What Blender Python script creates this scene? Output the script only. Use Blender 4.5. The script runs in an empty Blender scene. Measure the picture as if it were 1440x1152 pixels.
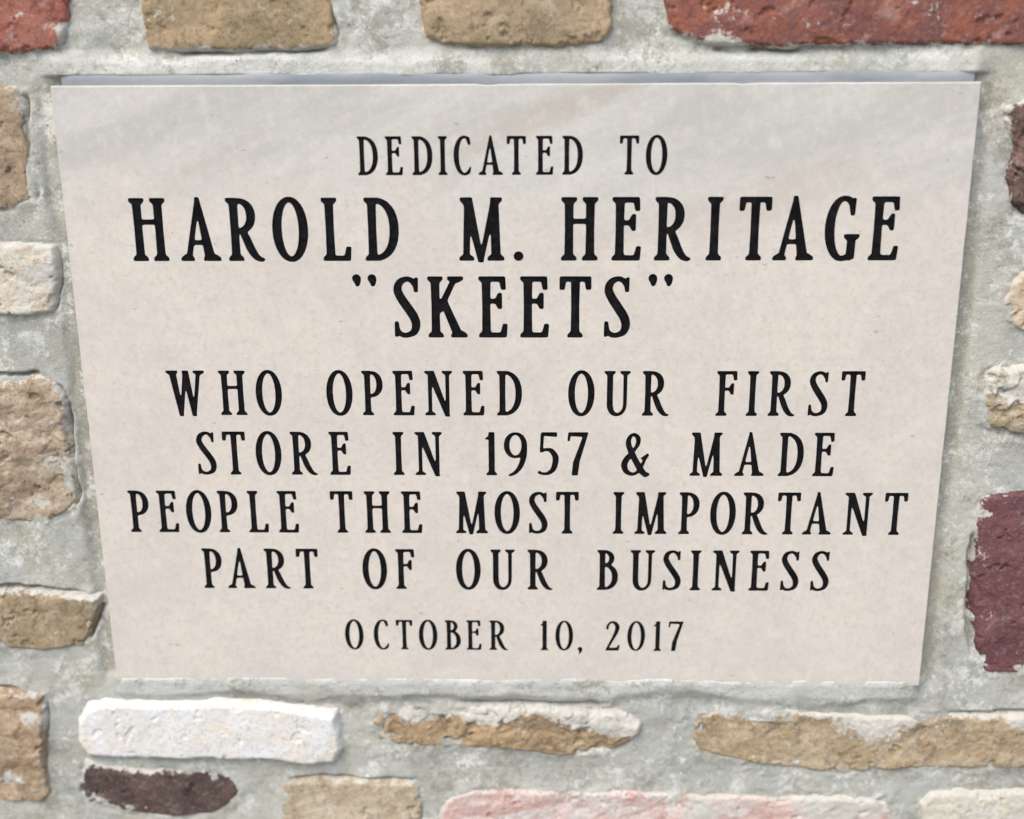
import bpy, math
import numpy as np
from mathutils import Matrix, Vector
from mathutils.geometry import delaunay_2d_cdt

# ------------------------------------------------------------------ camera, sky, sun, exposure
SC = bpy.context.scene
COL = SC.collection
cd = bpy.data.cameras.new('camera'); cam = bpy.data.objects.new('camera', cd); COL.objects.link(cam); SC.camera = cam
cd.sensor_width = 36.0; cd.lens = 1750.0 / 1440.0 * 36.0; cd.clip_start = 0.01; cd.clip_end = 100.0
_r = Vector((0.99973796, 0.02228098, -0.00525101)); _u = Vector((-0.0016208, 0.29771017, 0.95465493)); _f = Vector((-0.02283393, 0.95439626, -0.29766827))
M = Matrix((_r, _u, -_f)).transposed().to_4x4(); M.translation = Vector((0.0142036, -0.6298661, 0.1945528)); cam.matrix_world = M
cd.dof.use_dof = True; cd.dof.focus_distance = 0.655; cd.dof.aperture_fstop = 3.5

w = bpy.data.worlds.new("World"); SC.world = w; w.use_nodes = True
nt = w.node_tree; bg = nt.nodes['Background']; sky = nt.nodes.new('ShaderNodeTexSky')
sky.sky_type = 'NISHITA'; sky.sun_disc = False
SUN_EL = math.radians(52); SUN_AZ = math.radians(208)          # in front of the wall, a little to the left
sky.sun_elevation = SUN_EL; sky.sun_rotation = SUN_AZ; sky.air_density = 1.0; sky.dust_density = 2.5; sky.ozone_density = 1.0
bg.inputs[1].default_value = 0.12
# below the horizon: warm fill colour added for undersides, like bounce from unseen ground
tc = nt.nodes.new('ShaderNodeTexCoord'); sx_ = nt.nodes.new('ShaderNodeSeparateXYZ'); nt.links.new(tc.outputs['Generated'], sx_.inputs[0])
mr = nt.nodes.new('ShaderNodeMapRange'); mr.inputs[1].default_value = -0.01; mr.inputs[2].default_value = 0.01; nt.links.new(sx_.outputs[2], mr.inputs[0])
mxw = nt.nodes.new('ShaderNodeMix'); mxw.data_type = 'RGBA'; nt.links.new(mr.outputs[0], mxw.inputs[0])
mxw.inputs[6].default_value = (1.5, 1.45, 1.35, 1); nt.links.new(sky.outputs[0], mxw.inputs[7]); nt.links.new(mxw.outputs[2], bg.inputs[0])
sd = bpy.data.lights.new('sun', 'SUN'); sun = bpy.data.objects.new('sun', sd); COL.objects.link(sun)
sd.energy = 1.5; sd.angle = math.radians(38); sd.color = (1.0, 0.93, 0.84)
_d = Vector((math.sin(SUN_AZ) * math.cos(SUN_EL), math.cos(SUN_AZ) * math.cos(SUN_EL), math.sin(SUN_EL)))
sun.rotation_euler = _d.to_track_quat('Z', 'Y').to_euler()
SC.view_settings.view_transform = 'Standard'; SC.view_settings.look = 'None'; SC.view_settings.gamma = 1.0
SC.view_settings.use_curve_mapping = False; SC.view_settings.exposure = 0.86

# ------------------------------------------------------------------ numeric helpers
def _h(ix, iy, iz, seed):
    n = (ix * 374761393 + iy * 668265263 + iz * 2147483647 + seed * 1274126177) & 0xFFFFFFFF
    n = ((n ^ (n >> 13)) * 1274126177) & 0xFFFFFFFF
    n = ((n ^ (n >> 16)) * 2246822519) & 0xFFFFFFFF
    return ((n ^ (n >> 15)) & 0xFFFFFF) / 8388607.5 - 1.0
def vnoise(x, y, size, seed=0):
    """smooth value noise in -1..1, size in mm"""
    c, s = math.cos(seed * 1.7), math.sin(seed * 1.7)
    X = (x * c - y * s) / size + 100.3; Y = (x * s + y * c) / size + 57.1
    ix = np.floor(X).astype(np.int64); iy = np.floor(Y).astype(np.int64); fx = X - ix; fy = Y - iy
    ux = fx * fx * fx * (fx * (fx * 6 - 15) + 10); uy = fy * fy * fy * (fy * (fy * 6 - 15) + 10)
    a = _h(ix, iy, 0, seed); b = _h(ix + 1, iy, 0, seed); c2 = _h(ix, iy + 1, 0, seed); d = _h(ix + 1, iy + 1, 0, seed)
    return (a + (b - a) * ux) * (1 - uy) + (c2 + (d - c2) * ux) * uy
def fbm(x, y, size, seed=0, oct=4, gain=0.5):
    t = 0; a = 1; n = 0
    for k in range(oct):
        t = t + a * vnoise(x, y, size / 2 ** k, seed + 13 * k); n += a; a *= gain
    return t / n
def sstep(a, b, v):
    t = np.clip((v - a) / (b - a), 0, 1); return t * t * (3 - 2 * t)
def poly_sd(P, X, Y):
    """signed distance to a closed outline, positive inside"""
    P = np.array(P, float); n = len(P); dd = np.full(X.shape, 1e18); ins = np.zeros(X.shape, bool)
    for i in range(n):
        a = P[i]; b = P[(i + 1) % n]; e = b - a; wx = X - a[0]; wy = Y - a[1]
        t = np.clip((wx * e[0] + wy * e[1]) / (e @ e + 1e-12), 0, 1)
        dd = np.minimum(dd, (wx - e[0] * t) ** 2 + (wy - e[1] * t) ** 2)
        if abs(e[1]) > 1e-12:
            ins ^= ((a[1] <= Y) != (b[1] <= Y)) & (X < a[0] + (Y - a[1]) * e[0] / e[1])
    d = np.sqrt(dd); return np.where(ins, d, -d)
def line_d(L, X, Y):
    dd = np.full(X.shape, 1e18); tt = np.zeros(X.shape); n = len(L) - 1
    for i in range(n):
        a = np.array(L[i]); e = np.array(L[i + 1]) - a; wx = X - a[0]; wy = Y - a[1]
        t = np.clip((wx * e[0] + wy * e[1]) / (e @ e), 0, 1); q = (wx - e[0] * t) ** 2 + (wy - e[1] * t) ** 2
        m = q < dd; dd = np.where(m, q, dd); tt = np.where(m, (i + t) / n, tt)
    return np.sqrt(dd), tt
def lin(r, g, b, k=1.0):
    f = lambda v: (v / 12.92 if v <= 0.04045 else ((v + 0.055) / 1.055) ** 2.4) * k
    return (f(r / 255), f(g / 255), f(b / 255), 1.0)

# ------------------------------------------------------------------ object helpers
def mesh(name, V, F, mats, smooth=True, attrs=None):
    m = bpy.data.meshes.new(name); V = np.asarray(V, np.float32)
    m.vertices.add(len(V)); m.vertices.foreach_set('co', V.ravel())
    F = [np.asarray(f, np.int32) for f in (F if isinstance(F, (list, tuple)) else [F]) if len(f)]
    idx = np.concatenate([f.ravel() for f in F]); sz = np.concatenate([np.full(len(f), f.shape[1], np.int32) for f in F])
    m.loops.add(len(idx)); m.loops.foreach_set('vertex_index', idx)
    m.polygons.add(len(sz)); st = np.concatenate([[0], np.cumsum(sz)[:-1]]).astype(np.int32)
    m.polygons.foreach_set('loop_start', st)
    m.polygons.foreach_set('use_smooth', np.full(len(sz), bool(smooth)))
    for k, v in (attrs or {}).items():
        a = m.attributes.new(k, 'FLOAT', 'POINT'); a.data.foreach_set('value', np.asarray(v, np.float32).ravel())
    m.update(calc_edges=True); m.validate()
    for q in (mats if isinstance(mats, list) else [mats]): m.materials.append(q)
    return m
def link(name, data, parent=None, loc=(0, 0, 0), **props):
    o = bpy.data.objects.new(name, data); COL.objects.link(o); o.parent = parent; o.location = loc
    for k, v in props.items(): o[k] = v
    return o

# ------------------------------------------------------------------ shader helpers
class N:
    def __init__(s, name, seed=0.0):
        s.m = bpy.data.materials.new(name); s.m.use_nodes = True; s.t = s.m.node_tree; s.b = s.t.nodes['Principled BSDF']
        s.b.inputs['Roughness'].default_value = 0.9; s.b.inputs['Specular IOR Level'].default_value = 0.25
        g = s.t.nodes.new('ShaderNodeTexCoord'); mp = s.t.nodes.new('ShaderNodeMapping'); s.raw = g.outputs['Object']
        s.l(g.outputs['Object'], mp.inputs[0]); mp.inputs['Location'].default_value = (seed * 1.37, seed * 0.71, seed * 2.13); s.co = mp.outputs[0]
    def l(s, a, b): s.t.links.new(a, b)
    def put(s, v, i):
        if hasattr(v, 'is_output') or hasattr(v, 'links'): s.l(v, i)
        else: i.default_value = v
    def noise(s, size, detail=4.0, rough=0.55, co=None, dist=0.0):          # size in metres
        n = s.t.nodes.new('ShaderNodeTexNoise'); n.inputs['Scale'].default_value = 1.0 / size; n.inputs['Detail'].default_value = detail
        n.inputs['Roughness'].default_value = rough; n.inputs['Distortion'].default_value = dist; s.l(co or s.co, n.inputs['Vector']); return n.outputs['Fac']
    def stretch(s, sx, sy, sz, rot=0.0):
        a = s.t.nodes.new('ShaderNodeMapping'); a.inputs['Rotation'].default_value = (0, rot, 0); s.l(s.co, a.inputs[0])
        b = s.t.nodes.new('ShaderNodeMapping'); b.inputs['Scale'].default_value = (sx, sy, sz); s.l(a.outputs[0], b.inputs[0]); return b.outputs[0]
    def step(s, v, a, b, lo=0.0, hi=1.0):
        n = s.t.nodes.new('ShaderNodeMapRange'); n.interpolation_type = 'SMOOTHSTEP'; s.put(v, n.inputs[0])
        for k, q in ((1, a), (2, b), (3, lo), (4, hi)): s.put(q, n.inputs[k])
        return n.outputs[0]
    def math(s, op, a, b=0.0, clamp=False):
        n = s.t.nodes.new('ShaderNodeMath'); n.operation = op; n.use_clamp = clamp; s.put(a, n.inputs[0]); s.put(b, n.inputs[1]); return n.outputs[0]
    def mix(s, f, a, b, mode='MIX'):
        n = s.t.nodes.new('ShaderNodeMix'); n.data_type = 'RGBA'; n.blend_type = mode; s.put(f, n.inputs[0]); s.put(a, n.inputs[6]); s.put(b, n.inputs[7]); return n.outputs[2]
    def attr(s, name):
        n = s.t.nodes.new('ShaderNodeAttribute'); n.attribute_name = name; return n.outputs['Fac']
    def sep(s):
        n = s.t.nodes.new('ShaderNodeSeparateXYZ'); s.l(s.raw, n.inputs[0]); return n.outputs
    def bump(s, h, dist, strength=1.0):
        n = s.t.nodes.new('ShaderNodeBump'); n.inputs['Distance'].default_value = dist; n.inputs['Strength'].default_value = strength
        s.l(h, n.inputs['Height']); s.l(n.outputs[0], s.b.inputs['Normal'])
    def out(s, c): s.l(c, s.b.inputs['Base Color']); return s.m

K = 0.80     # observed picture colour to base colour
def soft(c):
    m = sum(c) / 3; r, g, b = c
    k = 0.80; f = 1.09 if r - b > 25 and r - g < 40 else 1.0
    return tuple(min(250, (m + (v - m) * k) * f) for v in c)
def stone_mat(name, A, B, C, seed, res=0.5, resc=(226, 222, 212), speck=0.5, streak=0.0):
    A, B, C = soft(A), soft(B), soft(C)
    n = N(name, seed)
    c = n.mix(n.step(n.noise(0.028, 4, 0.65, dist=0.8), 0.42, 0.58), lin(*A, K), lin(*B, K))
    c = n.mix(n.step(n.noise(0.013, 6, 0.72, dist=0.5), 0.50, 0.64, 0, 0.9), c, lin(*C, K))
    pale = tuple(v + (214 - v) * .45 for v in B)
    c = n.mix(n.step(n.noise(0.010, 6, 0.75, co=n.stretch(.8, 1, 1.2, .5)), 0.53, 0.66, 0, 0.75), c, lin(*pale, K))
    c = n.mix(n.step(n.noise(0.0042, 5, 0.75), 0.42, 0.70, 0, 0.45), c, lin(*B, K))
    if streak: c = n.mix(n.step(n.noise(0.010, 4, 0.6, co=n.stretch(0.25, 1, 1.6, 0.25)), 0.48, 0.62, 0, streak), c, lin(*C, K))
    c = n.mix(n.step(n.noise(0.0018, 4, 0.75), 0.50, 0.70, 0, 0.7), c, lin(C[0] * .78, C[1] * .75, C[2] * .75, K))
    c = n.mix(n.step(n.noise(0.0020, 4, 0.8, co=n.stretch(1, 1, 1, 2.2)), 0.53, 0.70, 0, 0.55), c, lin(*pale, K))
    # crumbs of lime gathered in patches
    cl = n.math('ADD', n.noise(0.0026, 5, 0.8), n.math('MULTIPLY', n.math('SUBTRACT', n.noise(0.016, 3, 0.6, co=n.stretch(1, 1, 1, 1.3)), 0.5), 0.9))
    c = n.mix(n.step(cl, 0.72 - 0.05 * speck, 0.80 - 0.05 * speck, 0, 0.85), c, lin(*resc, K))
    # mortar smeared over the edges
    r = n.math('ADD', n.attr('residue'), n.math('MULTIPLY', n.math('SUBTRACT', n.noise(0.0055, 6, 0.75), 0.5), 2.6))
    c = n.mix(n.step(r, 1.02 - res * .45, 1.32 - res * .45), c, n.mix(n.noise(0.003, 3, 0.7), lin(*resc, K * 1.08), lin(196, 194, 184, K)))
    n.bump(n.math('ADD', n.noise(0.0032, 6, 0.78), n.math('MULTIPLY', n.noise(0.0011, 3, 0.8), 0.5)), 0.0011, 0.8)
    return n.out(c)

def mortar_mat():
    n = N('mortar', 3.0); xyz = n.sep()
    up = n.step(n.math('ADD', xyz[2], n.math('MULTIPLY', n.math('SUBTRACT', n.noise(0.060, 4, 0.6), 0.5), 0.16)), 0.10, 0.18)   # an upper, paler batch
    c = n.mix(n.step(n.noise(0.070, 3, 0.55), 0.38, 0.62), lin(200, 199, 188, K), lin(190, 192, 186, K))
    c = n.mix(up, c, lin(205, 206, 197, K))
    c = n.mix(n.step(n.noise(0.034, 5, 0.62, dist=0.5), 0.48, 0.64, 0, 0.7), c, lin(190, 187, 170, K))
    c = n.mix(n.step(n.noise(0.030, 5, 0.62, dist=0.5, co=n.stretch(1, 1, 1, 2.0)), 0.50, 0.66, 0, 0.7), c, lin(174, 177, 171, K))
    bt = n.math('ADD', n.attr('batch'), n.math('MULTIPLY', n.math('SUBTRACT', n.noise(0.016, 6, 0.72), 0.5), 1.6))
    c = n.mix(n.step(bt, 0.30, 1.05, 0, 0.9), c, lin(228, 229, 222, K))
    c = n.mix(n.step(bt, -0.35, -0.95, 0, 0.9), c, lin(166, 164, 152, K))
    # crumbly lime-rich patches and darker sandy ones
    p1 = n.noise(0.024, 4, 0.65, co=n.stretch(1, 1, 1, 0.6)); g1 = n.noise(0.0036, 5, 0.82)
    c = n.mix(n.step(n.math('ADD', g1, n.math('MULTIPLY', n.math('SUBTRACT', p1, 0.5), 1.1)), 0.53, 0.68, 0, 0.75), c, lin(236, 236, 229, K))
    p2 = n.noise(0.021, 4, 0.65, co=n.stretch(1, 1, 1, 1.9)); g2 = n.noise(0.0030, 5, 0.82, co=n.stretch(1, 1, 1, 1.1))
    c = n.mix(n.step(n.math('ADD', g2, n.math('MULTIPLY', n.math('SUBTRACT', p2, 0.5), 1.1)), 0.53, 0.69, 0, 0.7), c, lin(160, 157, 144, K))
    c = n.mix(n.step(n.noise(0.0016, 3, 0.8, co=n.stretch(1, 1, 1, 0.5)), 0.50, 0.72, 0, 0.40), c, lin(146, 145, 134, K))
    c = n.mix(n.step(n.noise(0.0014, 3, 0.8, co=n.stretch(1, 1, 1, 2.5)), 0.54, 0.72, 0, 0.40), c, lin(242, 242, 238, K))
    g = n.math('ADD', n.noise(0.0018, 3, 0.7), n.math('MULTIPLY', n.math('SUBTRACT', n.noise(0.020, 3, 0.6, co=n.stretch(1, 1, 1, 0.9)), 0.5), 0.5))
    c = n.mix(n.step(g, 0.68, 0.74, 0, 0.65), c, lin(104, 98, 88, K))
    n.b.inputs['Roughness'].default_value = 1.0; n.b.inputs['Specular IOR Level'].default_value = 0.08
    n.bump(n.math('ADD', n.noise(0.0030, 6, 0.8), n.math('MULTIPLY', n.noise(0.0012, 3, 0.8), 0.9)), 0.0009, 0.7)
    return n.out(c)

def limestone_mat():
    n = N('limestone', 7.0); xyz = n.sep()
    warm = n.mix(n.step(n.noise(0.060, 4, 0.6), 0.38, 0.64), lin(225, 217, 206, K), lin(217, 210, 201, K))
    warm = n.mix(n.step(n.noise(0.016, 5, 0.65), 0.46, 0.70, 0, 0.55), warm, lin(226, 214, 203, K))
    cool = n.mix(n.step(n.noise(0.030, 5, 0.6, co=n.stretch(0.35, 1, 1.5, 0.35)), 0.38, 0.62), lin(216, 214, 208, K), lin(198, 197, 191, K))
    # grey bedding across the upper edge of the slab, with a slanting lower limit
    lim = n.math('ADD', xyz[2], n.math('MULTIPLY', n.math('SUBTRACT', n.noise(0.085, 4, 0.55, co=n.stretch(0.7, 1, 1.3, 0.3)), 0.5), 0.11))
    c = n.mix(n.step(lim, 0.088, 0.142), warm, cool)
    # slanting brownish veins
    v = n.noise(0.042, 5, 0.6, co=n.stretch(0.22, 1, 1.3, 0.38), dist=0.4)
    c = n.mix(n.math('MULTIPLY', n.step(v, 0.54, 0.64, 0, 0.6), n.step(xyz[2], 0.05, 0.14)), c, lin(198, 188, 176, K))
    c = n.mix(n.step(n.noise(0.012, 4, 0.6, co=n.stretch(0.25, 1, 1.6, 0.05)), 0.56, 0.70, 0, 0.35), c, lin(206, 205, 202, K))
    c = n.mix(n.step(n.noise(0.0032, 4, 0.7), 0.46, 0.72, 0, 0.6), c, lin(200, 193, 183, K))
    c = n.mix(n.step(n.noise(0.0095, 5, 0.7, dist=.4), 0.48, 0.68, 0, 0.45), c, lin(206, 201, 193, K))
    c = n.mix(n.step(n.noise(0.0120, 5, 0.7, co=n.stretch(.7, 1, 1, 2.2)), 0.52, 0.70, 0, 0.35), c, lin(234, 229, 220, K))
    c = n.mix(n.step(n.noise(0.0062, 4, 0.65, co=n.stretch(.8, 1, 1.1, .3)), 0.44, 0.68, 0, 0.28), c, lin(208, 201, 191, K))
    c = n.mix(n.step(n.noise(0.0070, 4, 0.65, co=n.stretch(.8, 1, 1.1, 1.7)), 0.48, 0.70, 0, 0.28), c, lin(234, 227, 218, K))
    c = n.mix(n.step(n.noise(0.0028, 4, 0.7, co=n.stretch(1, 1, 1, 0.9)), 0.54, 0.78, 0, 0.4), c, lin(240, 235, 226, K))
    c = n.mix(n.step(n.noise(0.0034, 2, 0.5, co=n.stretch(0.6, 1, 1, 0)), 0.73, 0.77, 0, 0.5), c, lin(150, 146, 142, K))
    # mortar wiped over the lower and left arris
    ed = n.math('MAXIMUM', n.step(xyz[2], -0.1545, -0.1660), n.step(xyz[0], -0.2215, -0.2300, 0, .8))
    c = n.mix(n.step(n.math('ADD', ed, n.math('MULTIPLY', n.math('SUBTRACT', n.noise(0.009, 6, 0.75), 0.5), 1.8)), 0.45, 0.95, 0, 0.85), c, lin(208, 208, 199, K))
    n.b.inputs['Roughness'].default_value = 0.8
    n.bump(n.noise(0.0018, 5, 0.8), 0.0004, 0.6)
    return n.out(c)
def paint_mat():
    n = N('black_paint', 1.0)
    c = n.mix(n.step(n.noise(0.004, 4, 0.7), 0.35, 0.75), (0.004, 0.004, 0.005, 1), (0.013, 0.012, 0.013, 1))
    n.b.inputs['Roughness'].default_value = 0.85; n.b.inputs['Specular IOR Level'].default_value = 0.08; n.bump(n.noise(0.0009, 3, 0.7), 0.0003, 0.6); return n.out(c)
def sealant_mat():
    n = N('sealant', 5.0)
    c = n.mix(n.step(n.noise(0.025, 4, 0.6, co=n.stretch(0.3, 1, 1)), 0.38, 0.62), lin(144, 151, 157, K), lin(168, 172, 175, K))
    n.b.inputs['Roughness'].default_value = 0.6; n.bump(n.noise(0.004, 4, 0.6), 0.0006, 0.5); return n.out(c)

# ------------------------------------------------------------------ wall: stones
STONES = {
    'r1':[(-288.6, 225.7), (-212.7, 225.2), (-215.3, 205.7), (-218.1, 193.1), (-224.9, 182.5), (-242.0, 181.5), (-273.9, 181.4), (-294.1, 184.1)],
    't2':[(-178.3, 228.2), (-84.9, 228.3), (-88.5, 205.0), (-86.5, 188.5), (-87.0, 184.5), (-111.6, 182.6), (-139.7, 182.7), (-164.3, 182.2), (-177.6, 183.6), (-179.2, 188.9), (-179.7, 205.5)],
    't3':[(-44.8, 221.0), (-6.6, 222.7), (47.2, 221.0), (48.2, 204.2), (48.8, 191.8), (44.4, 184.5), (17.4, 182.6), (-10.4, 183.4), (-33.0, 184.2), (-41.6, 187.6), (-43.4, 196.5)],
    'r4':[(71.5, 226.6), (162.3, 228.0), (262.8, 226.1), (283.4, 222.1), (290.5, 184.9), (247.9, 182.5), (186.3, 183.2), (131.4, 183.1), (91.7, 184.3), (83.7, 187.6), (77.7, 191.6), (74.2, 204.1)],
    'b5':[(-294.4, 163.0), (-269.1, 165.0), (-247.7, 164.2), (-244.6, 155.3), (-244.9, 137.8), (-246.0, 120.1), (-244.8, 109.0), (-255.2, 105.0), (-284.8, 103.6), (-303.3, 107.6)],
    'w6':[(-298.7, 83.8), (-276.0, 86.4), (-250.2, 85.6), (-238.4, 84.8), (-237.4, 74.4), (-240.3, 55.6), (-242.4, 50.7), (-258.4, 49.1), (-288.5, 49.5), (-304.1, 51.4)],
    't7':[(-325.8, 3.0), (-298.0, 9.0), (-274.7, 10.6), (-255.0, 14.6), (-245.4, 11.9), (-241.8, 3.1), (-242.1, -12.9), (-241.2, -29.2), (-240.7, -45.7), (-240.8, -57.3), (-246.2, -63.3), (-260.4, -70.1), (-284.9, -68.5), (-321.0, -70.3), (-336.6, -62.8)],
    't8':[(-331.3, -113.7), (-302.5, -110.9), (-274.2, -110.8), (-246.1, -113.3), (-235.8, -115.0), (-237.6, -123.8), (-243.0, -136.4), (-247.0, -143.6), (-270.4, -147.4), (-294.8, -145.3), (-332.1, -146.9), (-337.0, -141.5)],
    't9':[(-332.7, -180.5), (-306.9, -174.3), (-286.2, -175.1), (-273.9, -176.8), (-274.0, -191.8), (-277.6, -215.6), (-277.1, -232.5), (-276.7, -243.7), (-284.6, -248.7), (-312.6, -250.0), (-341.6, -248.3)],
    'w10':[(-253.6, -192.6), (-247.6, -183.1), (-236.8, -179.3), (-203.7, -180.0), (-166.3, -179.2), (-133.5, -182.2), (-104.0, -186.6), (-102.1, -199.8), (-100.9, -209.2), (-105.5, -218.8), (-119.0, -219.9), (-144.0, -217.2), (-185.9, -216.2), (-228.0, -216.6), (-251.0, -215.3), (-255.5, -205.8)],
    'd11':[(-254.4, -219.2), (-241.4, -223.9), (-216.3, -227.1), (-182.5, -226.7), (-169.2, -230.0), (-163.1, -238.7), (-167.1, -247.5), (-182.3, -256.6), (-206.3, -257.8), (-231.8, -256.1), (-254.7, -249.4), (-257.9, -239.6)],
    't12':[(-137.5, -234.5), (-119.7, -232.9), (-86.0, -233.6), (-57.5, -234.7), (-56.2, -247.4), (-58.0, -282.1), (-96.7, -285.6), (-137.4, -283.1), (-139.7, -258.1)],
    't13':[(-83.7, -194.9), (-80.1, -187.4), (-73.7, -181.7), (-34.7, -182.4), (14.5, -182.0), (63.6, -185.3), (72.7, -192.6), (72.1, -199.2), (64.1, -207.7), (51.8, -213.5), (22.8, -213.8), (-2.0, -210.2), (-35.2, -209.6), (-68.4, -208.0), (-80.7, -204.3)],
    't14':[(102.2, -193.3), (106.5, -186.8), (116.5, -183.9), (161.3, -184.9), (210.0, -186.9), (250.4, -186.5), (290.7, -186.2), (327.1, -187.7), (336.9, -200.6), (331.3, -219.5), (294.7, -220.8), (237.5, -221.3), (188.5, -224.6), (151.1, -220.2), (117.9, -214.8), (105.3, -210.2), (102.6, -202.7)],
    'p15':[(-45.4, -257.1), (-40.9, -246.2), (-31.6, -239.3), (14.6, -237.9), (73.1, -239.2), (139.9, -241.5), (189.7, -241.0), (218.9, -243.6), (223.5, -259.1), (222.7, -288.9), (159.6, -293.7), (31.8, -294.2), (-36.7, -291.0)],
    'c16':[(237.2, -244.4), (243.1, -237.5), (280.1, -236.2), (321.1, -235.8), (362.4, -238.3), (369.7, -277.2), (306.4, -285.4), (243.2, -282.7)],
    'd17':[(241.6, 153.4), (250.9, 156.8), (278.6, 156.0), (293.2, 149.8), (298.9, 108.1), (278.7, 100.3), (257.4, 100.4), (251.6, 104.6), (248.2, 118.8), (248.4, 136.2), (243.1, 145.9)],
    't18':[(255.8, 64.7), (260.9, 70.3), (289.8, 69.1), (295.9, 49.8), (286.3, 40.0), (262.9, 40.8), (258.1, 44.2), (252.7, 53.6)],
    't19':[(246.4, 3.9), (247.0, 15.5), (252.0, 20.6), (266.6, 21.7), (296.3, 19.4), (303.5, -7.8), (293.8, -19.0), (271.2, -18.2), (256.0, -16.6), (248.6, -9.9)],
    'r20':[(251.7, -60.5), (253.8, -52.3), (267.3, -49.8), (289.9, -48.9), (313.0, -51.3), (328.2, -150.5), (303.4, -158.8), (287.5, -158.9), (265.2, -158.1), (261.2, -151.0), (256.4, -120.1), (254.0, -89.9)],
}
CREVICES = [
    [(250.0, -58.0), (250.8, -90.0), (253.2, -125.0), (258.5, -152.0)],
    [(-243.0, 162.7), (-243.5, 141.2), (-242.5, 125.2), (-242.3, 105.4)],
    [(-237.5, 83.4), (-238.3, 63.1), (-241.7, 50.2)],
    [(-253.4, 12.1), (-244.2, 8.5), (-240.3, -1.5), (-241.8, -21.7), (-240.9, -38.1), (-240.2, -52.7), (-242.3, -61.1)],
    [(-290.3, 15.6), (-252.6, 16.0)],
    [(-307.1, -108.4), (-266.7, -109.5), (-237.9, -112.9)],
    [(-234.1, -119.5), (-238.3, -128.4), (-243.0, -141.9)],
    [(-307.5, -172.7), (-273.5, -173.8)],
    [(-272.3, -181.2), (-275.7, -207.3)],
    [(-137.8, -179.3), (-120.6, -181.0)],
    [(-34.8, -179.8), (6.3, -180.4), (55.4, -180.5)],
    [(247.0, -185.9), (291.2, -184.2), (315.5, -184.9)],
    [(-136.9, -232.0), (-56.8, -232.7)],
    [(-177.3, 181.5), (-136.7, 181.3), (-87.4, 182.4)],
    [(-36.6, 182.9), (-7.0, 182.4)],
    [(97.3, 181.6), (142.2, 181.3)],
    [(-88.9, 203.4), (-85.8, 186.8)],
    [(-256.2, -225.4), (-258.6, -243.5)],
]
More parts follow.
